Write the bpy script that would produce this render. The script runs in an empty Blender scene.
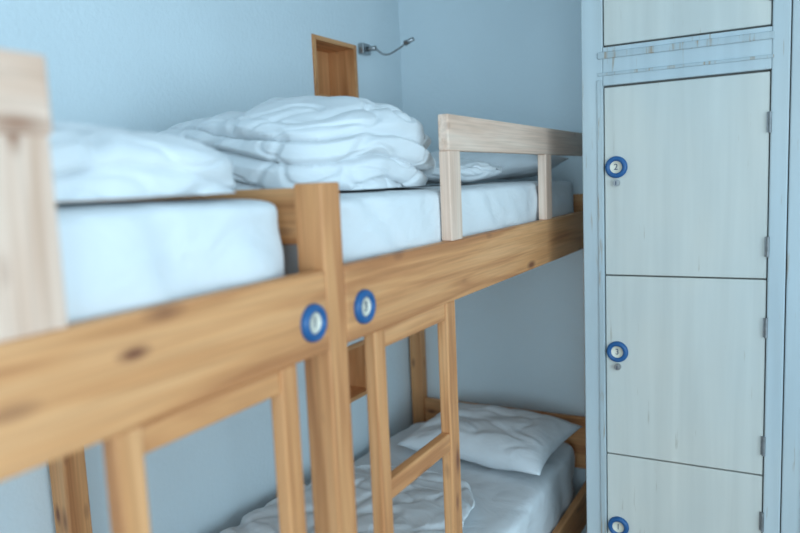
import bpy, bmesh, math
import numpy as np
from mathutils import Vector, Matrix, noise

E = 1.70      # eye height
S = bpy.context.scene
COL = bpy.context.collection

# ------------------------------------------------------------ materials
def newmat(name, rough=.6):
    m = bpy.data.materials.new(name); m.use_nodes = True
    nt = m.node_tree; b = nt.nodes["Principled BSDF"]
    b.inputs["Roughness"].default_value = rough
    return m, nt, b
def N(nt, t, **kw):
    n = nt.nodes.new(t)
    for k, v in kw.items():
        if k in n.inputs: n.inputs[k].default_value = v
        else: setattr(n, k, v)
    return n
def ramp(nt, stops):
    r = nt.nodes.new("ShaderNodeValToRGB")
    el = r.color_ramp.elements
    while len(el) < len(stops): el.new(.5)
    for e, (p, c) in zip(el, stops):
        e.position = p; e.color = (*c, 1)
    return r
def mapped(nt, scale, loc=(0, 0, 0)):
    tc = nt.nodes.new("ShaderNodeTexCoord"); mp = nt.nodes.new("ShaderNodeMapping")
    mp.inputs["Scale"].default_value = scale; mp.inputs["Location"].default_value = loc
    nt.links.new(tc.outputs["Object"], mp.inputs[0]); return mp
def mixc(nt, fac, a, b, mode='MIX'):
    m = nt.nodes.new("ShaderNodeMix"); m.data_type = 'RGBA'; m.blend_type = mode
    for s, v in ((0, fac), (6, a), (7, b)):
        if isinstance(v, bpy.types.NodeSocket): nt.links.new(v, m.inputs[s])
        else: m.inputs[s].default_value = v if s == 0 else (*v, 1)
    return m.outputs[2]
def bump(nt, b, h, strength, dist=.01):
    n = nt.nodes.new("ShaderNodeBump"); n.inputs["Strength"].default_value = strength
    n.inputs["Distance"].default_value = dist
    nt.links.new(h, n.inputs["Height"]); nt.links.new(n.outputs[0], b.inputs["Normal"])

def wood(name, axis, light, mid, dark, knotcol, knots=True, rough=.55):
    m, nt, b = newmat(name, rough)
    def sc(along, across):
        v = [across]*3; v[axis] = along; return v
    n1 = N(nt, "ShaderNodeTexNoise", Scale=1.0, Detail=3.0, Distortion=.6)
    nt.links.new(mapped(nt, sc(1.4, 24)).outputs[0], n1.inputs["Vector"])
    n2 = N(nt, "ShaderNodeTexNoise", Scale=1.0, Detail=4.0)
    nt.links.new(mapped(nt, sc(4, 190), (3, 1, 2)).outputs[0], n2.inputs["Vector"])
    r1 = ramp(nt, [(.34, dark), (.48, mid), (.64, light)])
    nt.links.new(n1.outputs["Fac"], r1.inputs[0])
    r2 = ramp(nt, [(.35, (.70, .66, .62)), (.6, (1, 1, 1))])
    nt.links.new(n2.outputs["Fac"], r2.inputs[0])
    c = mixc(nt, .5, r1.outputs[0], r2.outputs[0], 'MULTIPLY')
    if knots:
        for (s1, s2, loc) in ((4.6, 12, (.37, .61, .2)), (3.1, 10, (2.3, 4.1, 1.7))):
            v = N(nt, "ShaderNodeTexVoronoi", Scale=1.0)
            nt.links.new(mapped(nt, sc(s1, s2), loc).outputs[0], v.inputs["Vector"])
            rk = ramp(nt, [(.05, (1, 1, 1)), (.10, (.5, .5, .5)), (.17, (0, 0, 0))])
            nt.links.new(v.outputs["Distance"], rk.inputs[0])
            c = mixc(nt, rk.outputs[0], c, knotcol)
    nt.links.new(c, b.inputs["Base Color"])
    bump(nt, b, n2.outputs["Fac"], .12, .004)
    return m

OR = dict(light=(.80, .405, .18), mid=(.71, .325, .128), dark=(.54, .215, .078), knotcol=(.23, .08, .035))
PN = dict(light=(.88, .66, .53), mid=(.84, .59, .46), dark=(.74, .48, .35), knotcol=(.36, .17, .10))
WO = [wood("orange_pine_%s" % "xyz"[a], a, **OR) for a in range(3)]
WP = [wood("raw_pine_%s" % "xyz"[a], a, **PN) for a in range(3)]

def plain(name, col, rough=.5, metal=0, nscale=0, amp=.1):
    m, nt, b = newmat(name, rough)
    b.inputs["Metallic"].default_value = metal
    nn = N(nt, "ShaderNodeTexNoise", Scale=nscale or 20.0, Detail=4.0)
    nt.links.new(mapped(nt, (1, 1, 1)).outputs[0], nn.inputs["Vector"])
    r = ramp(nt, [(.3, tuple(c*(1-amp) for c in col)), (.7, col)])
    nt.links.new(nn.outputs["Fac"], r.inputs[0]); nt.links.new(r.outputs[0], b.inputs["Base Color"])
    return m, nt, b, nn

M_WALL, nt, b, nn = plain("painted_plaster", (.76, .845, .885), .85, 0, 2.0, .05)
n3 = N(nt, "ShaderNodeTexNoise", Scale=60.0, Detail=5.0)
nt.links.new(mapped(nt, (1, 1, 1)).outputs[0], n3.inputs["Vector"]); bump(nt, b, n3.outputs["Fac"], .35, .006)
M_CEIL = plain("ceiling_paint", (.78, .82, .84), .9, 0, 3.0, .04)[0]
M_FLOOR = wood("floor_boards", 1, (.42, .36, .30), (.35, .29, .24), (.26, .2, .16), (.1, .07, .05), False, .5)
M_SHEET, nt, b, nn = plain("white_cotton", (.79, .81, .83), .95, 0, 4.0, .03)
n3 = N(nt, "ShaderNodeTexNoise", Scale=6.0, Detail=3.0, Distortion=.8)
nt.links.new(mapped(nt, (1, 1, 1.6)).outputs[0], n3.inputs["Vector"]); bump(nt, b, n3.outputs["Fac"], .4, .03)
b.inputs["Specular IOR Level"].default_value = .15
M_BLUE = plain("blue_enamel", (.015, .105, .29), .35, 0, 30, .1)[0]
M_CREAM = plain("cream_disc", (.80, .74, .62), .5, 0, 30, .06)[0]
M_INK = plain("dark_ink", (.07, .09, .14), .5)[0]
M_METAL = plain("brushed_steel", (.45, .46, .47), .35, 1.0, 60, .2)[0]
M_OLD = plain("tarnished_hinge", (.30, .31, .32), .5, .6, 60, .3)[0]
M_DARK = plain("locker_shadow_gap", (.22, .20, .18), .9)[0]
M_TRIM = plain("window_paint", (.8, .82, .83), .5)[0]

def painted(name, col, brown, streak, wear):
    m, nt, b = newmat(name, .6)
    n1 = N(nt, "ShaderNodeTexNoise", Scale=1.0, Detail=4.0, Distortion=.4)
    nt.links.new(mapped(nt, (20, 20, 1.1)).outputs[0], n1.inputs["Vector"])
    r1 = ramp(nt, [(.28, tuple(c*(1-streak) for c in col)), (.66, col)])
    nt.links.new(n1.outputs["Fac"], r1.inputs[0])
    n4 = N(nt, "ShaderNodeTexNoise", Scale=2.2, Detail=3.0)
    nt.links.new(mapped(nt, (1, 1, .6), (5, 2, 1)).outputs[0], n4.inputs["Vector"])
    r4 = ramp(nt, [(.35, (.86, .93, .99)), (.62, (1, 1, 1))]); nt.links.new(n4.outputs["Fac"], r4.inputs[0])
    c = mixc(nt, .8, r1.outputs[0], r4.outputs[0], 'MULTIPLY')
    n2 = N(nt, "ShaderNodeTexNoise", Scale=1.0, Detail=8.0)
    nt.links.new(mapped(nt, (70, 70, 6), (1, 7, 3)).outputs[0], n2.inputs["Vector"])
    r2 = ramp(nt, [(wear, (0, 0, 0)), (wear+.10, (1, 1, 1))])
    nt.links.new(n2.outputs["Fac"], r2.inputs[0])
    c = mixc(nt, r2.outputs[0], c, brown)
    nt.links.new(c, b.inputs["Base Color"]); bump(nt, b, n1.outputs["Fac"], .15, .003)
    return m
M_DOOR = painted("whitewashed_door", (.68, .655, .595), (.42, .37, .30), .11, .68)
M_FRAME = painted("whitewashed_frame", (.56, .61, .62), (.38, .33, .27), .12, .64)
M_EDGE = painted("worn_moulding", (.50, .55, .56), (.36, .30, .24), .2, .56)

# ------------------------------------------------------------ mesh helpers
def obj_from_bm(name, bm, mats, parent=None, smooth=False):
    me = bpy.data.meshes.new(name); bm.to_mesh(me); bm.free()
    for m in (mats if isinstance(mats, (list, tuple)) else [mats]): me.materials.append(m)
    if smooth:
        for p in me.polygons: p.use_smooth = True
    o = bpy.data.objects.new(name, me); COL.objects.link(o)
    if parent: o.parent = parent
    return o
def add_box(bm, x0, x1, y0, y1, z0, z1, mi=0, bev=.0):
    r = bmesh.ops.create_cube(bm, size=1)
    vs = r["verts"]
    for v in vs:
        v.co = Vector(((x0+x1)/2+v.co.x*(x1-x0), (y0+y1)/2+v.co.y*(y1-y0), (z0+z1)/2+v.co.z*(z1-z0)))
    fs = set(f for v in vs for f in v.link_faces)
    for f in fs: f.material_index = mi
    if bev:
        es = list(set(e for v in vs for e in v.link_edges))
        bmesh.ops.bevel(bm, geom=es, offset=bev, segments=2, affect='EDGES', profile=.5)
def box(name, x0, x1, y0, y1, z0, z1, mat, parent=None, bev=.004):
    bm = bmesh.new(); add_box(bm, x0, x1, y0, y1, z0+E, z1+E, 0, bev)
    return obj_from_bm(name, bm, mat, parent)
def cyl(bm, c, axis, r, h, mi=0, seg=32, r2=None):
    M = {'x': Matrix.Rotation(math.pi/2, 4, 'Y'), 'y': Matrix.Rotation(math.pi/2, 4, 'X'), 'z': Matrix.Identity(4)}[axis]
    res = bmesh.ops.create_cone(bm, cap_ends=True, segments=seg, radius1=r, radius2=r2 or r, depth=h, matrix=Matrix.Translation(c) @ M)
    for f in set(f for v in res["verts"] for f in v.link_faces): f.material_index = mi
def empty(name, loc=(0, 0, 0)):
    o = bpy.data.objects.new(name, None); COL.objects.link(o); o.empty_display_size = .1; return o

def soft(name, x0, x1, y0, y1, z0, z1, p=6, res=48, amp=.004, freq=5, fn=None, mat=None, seed=0, parent=None, disp=None, shear=0, rest=None):
    """cloth covered rounded block; rest = height of the surface it is lying on"""
    bm = bmesh.new(); bmesh.ops.create_cube(bm, size=2)
    bmesh.ops.subdivide_edges(bm, edges=bm.edges[:], cuts=res, use_grid_fill=True)
    cx, cy, cz = (x0+x1)/2, (y0+y1)/2, (z0+z1)/2+E; hx, hy, hz = (x1-x0)/2, (y1-y0)/2, (z1-z0)/2
    for v in bm.verts:
        q = v.co.copy()
        n = (abs(q.x)**p+abs(q.y)**p+abs(q.z)**p)**(1/p)
        q = q/n
        if fn: q = fn(q)
        v.co = Vector((cx+q.x*hx, cy+q.y*hy+(x1-cx-q.x*hx)*shear, cz+q.z*hz))
    bm.normal_update()
    moves = []
    for v in bm.verts:
        P = v.co
        d = (noise.noise(P*freq+Vector((seed, 0, 0)))+.5*noise.noise(P*freq*2.3+Vector((0, seed, 0))))*amp
        if disp: d += disp(P, v.normal)
        moves.append(v.normal*d)
    fl = (z0 if rest is None else rest)+E
    for v, d in zip(bm.verts, moves):
        v.co += d
        if v.co.z < fl: v.co.z = fl
    return obj_from_bm(name, bm, mat or M_SHEET, parent, True)

def ridge(v, w):
    t = max(0., 1-abs(v)/w); return t*t*(3-2*t)

def pillow(name, c, L, W, T, rotz=0, tilt=0, seed=0, n=48):
    bm = bmesh.new(); grid = {}
    for s in (1, -1):
        for i in range(n+1):
            for j in range(n+1):
                if s == -1 and (i in (0, n) or j in (0, n)): grid[s, i, j] = grid[1, i, j]; continue
                u = 2*i/n-1; v = 2*j/n-1
                x = u*(1-.09*(1-v*v)*abs(u)**3); y = v*(1-.09*(1-u*u)*abs(v)**3)
                t = ((1-u**4)*(1-v**4))**.6
                P = Vector((x*L/2, y*W/2, 0))
                w = noise.noise(Vector((u*2.2+seed, v*2.2, s)))*.28
                w -= .10*ridge(noise.noise(Vector((u*2.0+seed, v*2.6-seed, 3*s))), .2)
                wr = math.sin(math.atan2(v, u)*11+seed)*.09*(u*u+v*v)*.5
                P.z = s*T/2*t*(1+w+wr)*(1 if s > 0 else .75)
                grid[s, i, j] = bm.verts.new(P)
        for i in range(n):
            for j in range(n):
                f = [grid[s, i, j], grid[s, i+1, j], grid[s, i+1, j+1], grid[s, i, j+1]]
                bm.faces.new(f if s > 0 else f[::-1])
    M = Matrix.Translation((c[0], c[1], c[2]+E)) @ Matrix.Rotation(rotz, 4, 'Z') @ Matrix.Rotation(tilt, 4, 'X')
    bmesh.ops.transform(bm, matrix=M, verts=bm.verts[:])
    return obj_from_bm(name, bm, M_SHEET, None, True)

# ------------------------------------------------------------ room
XL, XR, YB, YF, HC = -1.70, 2.30, 3.13, -2.60, 2.85
def wall_with_holes(name, axis, a0, a1, thick0, thick1, holes, mat):
    bm = bmesh.new()
    ss = sorted(set([a0, a1]+[h[0] for h in holes]+[h[1] for h in holes]))
    zs = sorted(set([0, HC]+[h[2] for h in holes]+[h[3] for h in holes]))
    for s0, s1 in zip(ss, ss[1:]):
        for z0, z1 in zip(zs, zs[1:]):
            if any(h[0] <= s0 and s1 <= h[1] and h[2] <= z0 and z1 <= h[3] for h in holes): continue
            if axis == 'x': add_box(bm, thick0, thick1, s0, s1, z0, z1)
            else: add_box(bm, s0, s1, thick0, thick1, z0, z1)
    bmesh.ops.remove_doubles(bm, verts=bm.verts[:], dist=1e-5)
    bm.verts.index_update(); seen = {}
    for f in bm.faces: seen.setdefault(tuple(sorted(v.index for v in f.verts)), []).append(f)
    kill = [f for k, fs in seen.items() if len(fs) > 1 for f in fs]
    if kill: bmesh.ops.delete(bm, geom=kill, context='FACES_ONLY')
    return obj_from_bm(name, bm, mat)
NY0, NY1 = 2.39, 2.715
niches = [(NY0, NY1, E+.345, E+.60), (NY0, NY1, E-.965, E-.71)]
wall_with_holes("wall_left", 'x', YF, YB, XL-.18, XL, niches, M_WALL)
wall_with_holes("wall_back", 'y', XL-.18, XR+.18, YB, YB+.15, [], M_WALL)
WR = (-1.3, 1.3, .75, 2.35); WF = (-.6, 1.9, .75, 2.35)
wall_with_holes("wall_right", 'x', YF, YB, XR, XR+.18, [WR], M_WALL)
wall_with_holes("wall_front", 'y', XL-.18, XR+.18, YF-.18, YF, [WF], M_WALL)
box("floor", XL-.18, XR+.18, YF-.18, YB+.15, -E-.1, -E, M_FLOOR, None, 0)
box("ceiling", XL-.18, XR+.18, YF-.18, YB+.15, HC-E, HC-E+.1, M_CEIL, None, 0)
box("baseboard_left", XL, XL+.012, YF, -1.0, -E, -E+.07, M_TRIM, None, .002)
box("baseboard_right", XR-.012, XR, YF, YB, -E, -E+.07, M_TRIM, None, .002)
for nm, ax, (s0, s1, z0, z1), pos in (("window_1", 'x', WR, XR+.09), ("window_2", 'y', WF, YF-.09)):
    bm = bmesh.new(); t = .05
    def bb(a0, a1, c0, c1):
        if ax == 'x': add_box(bm, pos-.025, pos+.025, a0, a1, c0, c1)
        else: add_box(bm, a0, a1, pos-.025, pos+.025, c0, c1)
    bb(s0, s1, z0, z0+t); bb(s0, s1, z1-t, z1); bb(s0, s0+t, z0, z1); bb(s1-t, s1, z0, z1)
    bb((s0+s1)/2-t/2, (s0+s1)/2+t/2, z0, z1)
    obj_from_bm(nm, bm, M_TRIM)

for (y0, y1, z0, z1) in niches:
    bm = bmesh.new(); t = .02; xa, xb = XL-.13, XL+.008
    add_box(bm, xa, xb, y0+.001, y0+t, z0+.001, z1-.001, 2, .002)
    add_box(bm, xa, xb, y1-t, y1-.001, z0+.001, z1-.001, 2, .002)
    add_box(bm, xa, xb, y0+t, y1-t, z0+.001, z0+t, 1, .002)
    add_box(bm, xa, xb, y0+t, y1-t, z1-t, z1-.001, 1, .002)
    add_box(bm, xa-.01, xa, y0+.001, y1-.001, z0+.001, z1-.001, 2)
    obj_from_bm("wall_niche", bm, WO)

# ------------------------------------------------------------ bunk beds
XF, XB = -.77, -.80
PB = -.835
XW0, XW1 = -1.685, -1.62
RT, RB = -.160, -.317
LT, LB = -1.385, -1.54
def plaque(name, axis, c, num, parent, r=.036):
    bm = bmesh.new()
    prof = [(0, .006, 1), (r*.56, .006, 1), (r*.56, .009, 0), (r*.66, .0115, 0), (r*.82, .0125, 0), (r*.94, .010, 0), (r, .005, 0), (r, 0, 0)]
    seg = 48; rings = []
    for (rr, h, mi) in prof:
        ring = []
        for k in range(seg):
            a = 2*math.pi*k/seg
            ring.append(bm.verts.new((rr*math.cos(a), rr*math.sin(a), h)) if rr else None)
        rings.append(ring)
    ctr = bm.verts.new((0, 0, .006))
    for k in range(seg):
        k2 = (k+1) % seg
        f = bm.faces.new((ctr, rings[1][k], rings[1][k2])); f.material_index = 1
        for i in range(1, len(prof)-1):
            f = bm.faces.new((rings[i][k], rings[i+1][k], rings[i+1][k2], rings[i][k2])); f.material_index = 0
    if axis == 'x': M = Matrix(((0, 0, 1, 0), (1, 0, 0, 0), (0, 1, 0, 0), (0, 0, 0, 1)))
    else: M = Matrix(((1, 0, 0, 0), (0, 0, -1, 0), (0, 1, 0, 0), (0, 0, 0, 1)))
    M = Matrix.Translation((c[0], c[1], c[2]+E)) @ M
    bmesh.ops.transform(bm, matrix=M, verts=bm.verts[:])
    o = obj_from_bm(name, bm, [M_BLUE, M_CREAM], parent, True)
    cu = bpy.data.curves.new(name+"_digit", 'FONT'); cu.body = num; cu.size = r*.78; cu.align_x = 'CENTER'; cu.align_y = 'CENTER'
    cu.extrude = .0006; cu.materials.append(M_INK)
    t = bpy.data.objects.new(name+"_digit", cu); COL.objects.link(t)
    t.matrix_world = M @ Matrix.Translation((0, 0, .0068)); t.parent = parent
    return o

def bunk(name, y0, y1, start_post, end_post, guard, ladder, disk):
    B = empty(name)
    ys = y0; ye = y1
    box("upper_side_rail", XB, XF, ys, ye, RB, RT, WO[1], B, .005)
    box("lower_side_rail", XB, XF, ys, ye, LB, LT, WO[1], B, .005)
    box("upper_wall_rail", XW0+.002, XW0+.03, ys, ye, RB, RT, WO[1], B, .004)
    box("lower_wall_rail", XW0+.002, XW0+.03, ys, ye, LB, LT, WO[1], B, .004)
    box("upper_base_panel", XW0+.032, XB-.002, ys+.005, ye-.005, -.265, -.245, WO[1], B, .002)
    box("lower_base_panel", XW0+.032, XB-.002, ys+.005, ye-.005, -1.50, -1.48, WO[1], B, .002)
    for tag, cond, pa, pw, pbk in (("near", start_post, y0-.065, .065, PB), ("far", end_post, y1, end_post, PB if end_post == .065 else XB)):
        if not cond: continue
        pb = pa+pw; full = pw == .065
        box("front_post_"+tag, pbk, XF, pa, pb, -E, .004 if full else RT, WO[2], B, .005)
        box("wall_post_"+tag, XW0, XW1, pa, pb, -E, .004 if full else -.05, WO[2], B, .005)
        m_ = (pa+pb)/2
        box("upper_end_board_"+tag, XW1, pbk, m_-.014, m_+.014, -.115 if full else -.19, -.004 if full else -.09, WO[0], B, .004)
        box("upper_end_rail_"+tag, XW1, pbk, m_-.014, m_+.014, -.32, -.20, WO[0], B, .004)
        box("lower_end_board_"+tag, XW1, pbk, m_-.014, m_+.014, -1.34, -1.10, WO[0], B, .004)
    g0, g1, ups = guard
    box("guard_board", XB, XF, g0, g1, .072, .165, WP[1], B, .004)
    for i, (a, c) in enumerate(ups):
        box("guard_upright_%d" % (i+1), XB, XF, a, c, RT, .072, WP[2], B, .003)
    (a0, a1), (b0, b1) = ladder
    box("ladder_stile_1", -.806, -.776, a0, a1, -E, RB, WO[2], B, .004)
    box("ladder_stile_2", -.806, -.776, b0, b1, -E, RB, WO[2], B, .004)
    box("ladder_top_bar", -.802, -.780, a1, b0, -.362, RB, WO[1], B, .003)
    for i, z in enumerate((-.665, -1.01, -1.355)):
        box("ladder_rung_%d" % (i+1), -.804, -.778, a1, b0, z-.048, z, WO[1], B, .004)
    plaque("bed_number_plate", 'x', (XF, disk[0], disk[1]), disk[2], B)
    return B
bunk("bunk_bed", -.90, 1.085, True, .065, (-.75, .548, [(-.72, -.63), (.445, .542)]), ((.597, .642), (.945, .990)), (1.035, -.252, "1"))
bunk("bunk_bed", 1.150, 3.068, False, .055, (1.655, 3.12, [(1.655, 1.725), (2.46, 2.53)]), ((1.262, 1.306), (1.62, 1.675)), (1.212, -.253, "3"))

# mattresses
def mdisp(P, n):
    s = abs(n.x)+abs(n.y)
    t = P.y*4+P.z*5+noise.noise(P*2)*2
    fold = ridge(noise.noise(Vector((P.x*2.0, t*.8, P.z*2.2+1))), .22)
    return (noise.noise(Vector((P.x*3, P.y*9+P.z*5, P.z*2)))*.007-.008*fold)*s
def mattress(y0, y1, z0, z1, seed, p=11):
    soft("mattress", XW0+.033, XB-.004, y0, y1, z0, z1, p, 80, .004, 4, None, M_SHEET, seed, None, mdisp)
mattress(-.87, 1.083, -.243, -.016, 1, 13)
mattress(1.156, 3.066, -.243, -.022, 2, 13)
mattress(-.87, 1.07, -1.478, -1.18, 3)
mattress(1.175, 3.05, -1.478, -1.18, 4)

# folded duvets
def creases(depth, zf, seed, top=.010, big=.02, ph=0, lean=.12):
    def d(P, n):
        s = max(0., 1-abs(n.z)); s = s**.5
        wob = noise.noise(Vector((P.x*2.2, P.y*3.4, seed)))*.09+(P.y*lean)+ph
        v = (P.z+wob)*zf; fl = math.floor(v)
        fr = abs((v % 1)-.5)*2
        e = max(0., (fr-.4)/.6)
        lay = -depth*e**1.8*min(1.1, .1+1.9*abs(noise.noise(Vector((P.x*3, P.y*3.4, fl*3.1+seed)))))
        off = .022*noise.noise(Vector((P.y*3, P.x*2, fl*5.3+seed)))*(1-e)
        c = ridge(noise.noise(Vector((P.x*2.4+seed, P.y*3.4, P.z*5))), .16)
        c2 = ridge(noise.noise(Vector((P.x*4+seed, P.y*3.2-P.x*3, P.z*6+4))), .13)
        c3 = ridge(noise.noise(Vector((P.x*6-P.z*5, P.y*7+seed, P.z*13))), .12)
        bg = noise.noise(Vector((P.x*3+seed, P.y*3, P.z*4)))*big
        return s*(lay+off)-top*c-top*.6*c2-top*.45*c3+bg
    return d
def dome1(q):
    if q.z > 0:
        q.z *= (1-.26*max(0, -q.x)**1.3-.15*max(0, q.x)**4-.34*max(0, q.y)**2.2-.05*max(0, -q.y)**2)
    return q
soft("folded_duvet", -1.64, -.85, 1.195, 1.92, -.085, .222, 3.0, 140, .010, 5, dome1, M_SHEET, 5, None, creases(.038, 15, 2.3, .014, .032, .01), .16, -.016)
def dome2(q):
    if q.z > 0: q.z *= (1-.16*max(0, -q.x)**2-.36*max(0, q.y)**1.8)
    return q
soft("folded_duvet", -1.46, -.825, .46, 1.065, -.075, .122, 3.0, 130, .008, 6, dome2, M_SHEET, 9, None, creases(.026, 18, 7.7, .012, .022), 0, -.008)
# pillows
pillow("pillow", (-1.16, 2.80, .052), .66, .50, .15, .10, .05, 3)
pillow("pillow", (-1.12, 2.72, -1.100), .66, .46, .15, -.10, .10, 7)
def flat2(q):
    if q.z > 0: q.z *= .5+.5*(.5+.5*math.sin(q.y*5+q.x*3+1))
    return q
soft("folded_sheet", -1.35, -.88, 2.06, 2.48, -.014, .070, 3.0, 70, .010, 6, flat2, M_SHEET, 31, None, creases(.008, 40, 5.1, .008))
def flat3(q):
    if q.z > 0: q.z *= .55+.45*(.5+.5*math.sin(q.y*6+q.x*2.5))
    return q
soft("rumpled_blanket", -1.62, -.92, 1.30, 2.35, -1.172, -1.085, 3, 100, .012, 5, flat3, M_SHEET, 21, None, creases(.006, 30, 9.1, .016, .012))

# ------------------------------------------------------------ gooseneck lamp
G = empty("gooseneck_reading_lamp")
box("wall_bracket", XL+.001, XL+.03, 2.735, 2.80, .565, .612, M_METAL, G, .004)
bm = bmesh.new(); cyl(bm, (XL+.05, 2.77, E+.588), 'x', .011, .045, 0, 24); obj_from_bm("switch_stub", bm, M_METAL, G, True)
cu = bpy.data.curves.new("gooseneck", 'CURVE'); cu.dimensions = '3D'; cu.bevel_depth = .004; cu.bevel_resolution = 4
sp = cu.splines.new('BEZIER'); pts = [(-1.63, 2.77, .585), (-1.585, 2.775, .555), (-1.52, 2.77, .567), (-1.47, 2.765, .59)]
sp.bezier_points.add(len(pts)-1)
for bp_, p in zip(sp.bezier_points, pts):
    bp_.co = (p[0], p[1], p[2]+E); bp_.handle_left_type = bp_.handle_right_type = 'AUTO'
cu.materials.append(M_METAL); o = bpy.data.objects.new("gooseneck_arm", cu); COL.objects.link(o); o.parent = G
bm = bmesh.new(); cyl(bm, (0, 0, 0), 'z', .012, .045, 0, 24, .008)
bmesh.ops.transform(bm, matrix=Matrix.Translation((-1.455, 2.763, E+.594)) @ Matrix.Rotation(math.radians(72), 4, 'Y'), verts=bm.verts[:])
obj_from_bm("lamp_head", bm, M_METAL, G, True)

# ------------------------------------------------------------ lockers
L = empty("locker_cabinet")
X0, X1 = -.625, .61; YK = 2.40
box("carcass", X0+.002, X1-.002, YK+.03, YB-.005, -E, 1.0, M_FRAME, L, .003)
box("gap_shade_sheet", X0+.03, X1-.03, YK+.0285, YK+.0299, -1.62, .96, M_DARK, L, 0)  # added dark sheet, its colour paints the shade inside the door gaps
cols = [(-.555, -.065), (.060, .550)]
for i, (a, c) in enumerate(((X0, -.555), (-.065, -.017), (-.014, .060), (.550, X1))):
    box("stile_%d" % (i+1), a, c, YK+(.004 if i == 2 else 0), YK+.029, -E, 1.0, M_FRAME, L, .004)
doors = [(-.974, -1.604), (-.346, -.974), (.277, -.346)]
k = 0
for ci, (a, c) in enumerate(cols):
    box("base_rail_%d" % (ci+1), a, c, YK, YK+.0285, -E, -1.612, M_FRAME, L, .003)
    box("middle_rail_%d" % (ci+1), a, c, YK, YK+.0285, .281, .403, M_FRAME, L, .003)
    box("moulding_upper_%d" % (ci+1), a-.015, c+.006, YK-.007, YK, .366, .388, M_EDGE, L, .003)
    box("moulding_lower_%d" % (ci+1), a-.015, c+.006, YK-.005, YK, .312, .322, M_EDGE, L, .002)
    box("top_rail_%d" % (ci+1), a, c, YK, YK+.0285, .955, 1.0, M_FRAME, L, .003)
    box("edge_strip_%d" % (ci+1), a-.018, a-.001, YK-.005, YK, -1.62, .30, M_EDGE, L, .002)
    for (t, bt) in [(.277, -.346), (-.346, -.974), (-.974, -1.604), (.95, .407)]:
        k += 1
        box("door_panel_%d" % k, a+.003, c-.003, YK+.006, YK+.027, bt+.0022, t-.0022, M_DOOR, L, .003)
        zt = t-.262 if t < .9 else .69
        px = a+.041
        num = ["2", "3", "1", "4", "6", "7", "5", "8"][k-1]
        plaque("locker_number_plate_%d" % k, 'y', (px, YK+.006, zt), num, L)
        bm = bmesh.new()
        cyl(bm, (px+.001, YK+.001, E+zt-.052), 'y', .011, .012, 0, 24)
        cyl(bm, (px+.001, YK-.006, E+zt-.052), 'y', .007, .006, 0, 24)
        add_box(bm, px-.0005, px+.0025, YK-.0105, YK-.0085, E+zt-.058, E+zt-.046, 1)
        obj_from_bm("cam_lock_%d" % k, bm, [M_METAL, M_INK], L)
        for hz in (t-.15, bt+.10):
            bm = bmesh.new(); cyl(bm, (c-.001, YK-.002, E+hz), 'z', .005, .062, 0, 16)
            add_box(bm, c-.010, c-.002, YK+.003, YK+.007, E+hz-.03, E+hz+.03)
            obj_from_bm("hinge", bm, M_OLD, L)
box("cornice", X0, X1, YK-.01, YK+.03, 1.0, 1.05, M_FRAME, L, .004)
box("locker_roof", X0, X1, YK+.031, YB-.005, 1.001, 1.05, M_FRAME, L, .004)

# ------------------------------------------------------------ light
W = bpy.data.worlds.new("World"); S.world = W; W.use_nodes = True
bg = W.node_tree.nodes["Background"]; bg.inputs[0].default_value = (.55, .80, 1, 1); bg.inputs[1].default_value = 1.0
def area(name, loc, rot, sx, sy, en, col):
    l = bpy.data.lights.new(name, 'AREA'); l.shape = 'RECTANGLE'; l.size = sx; l.size_y = sy; l.energy = en; l.color = col
    o = bpy.data.objects.new(name, l); COL.objects.link(o); o.location = loc; o.rotation_euler = rot
area("daylight_window_right", (XR+.05, 0, 1.55), (0, math.pi/2, 0), 1.5, 2.5, 68, (.64, .86, 1))
area("daylight_window_front", (.65, YF-.05, 1.55), (math.pi/2, 0, 0), 2.4, 1.5, 62, (.64, .86, 1))

# ------------------------------------------------------------ camera
yaw, p, r = math.radians(29.27), math.radians(6.89), math.radians(-2.48)
f = Vector((-math.sin(yaw)*math.cos(p), math.cos(yaw)*math.cos(p), -math.sin(p)))
rt = f.cross(Vector((0, 0, 1))).normalized(); up = rt.cross(f)
rt2 = rt*math.cos(r)+up*math.sin(r); up2 = -rt*math.sin(r)+up*math.cos(r)
cam = bpy.data.cameras.new("camera"); co = bpy.data.objects.new("camera", cam); COL.objects.link(co)
M = Matrix((rt2, up2, -f)).transposed().to_4x4(); M.translation = (0, 0, E); co.matrix_world = M
cam.sensor_width = 36; cam.lens = 706.1*36/800; cam.clip_start = .02
cam.dof.use_dof = True; cam.dof.focus_distance = 2.2; cam.dof.aperture_fstop = 1.5
S.camera = co
S.view_settings.view_transform = 'Standard'; S.view_settings.look = 'None'
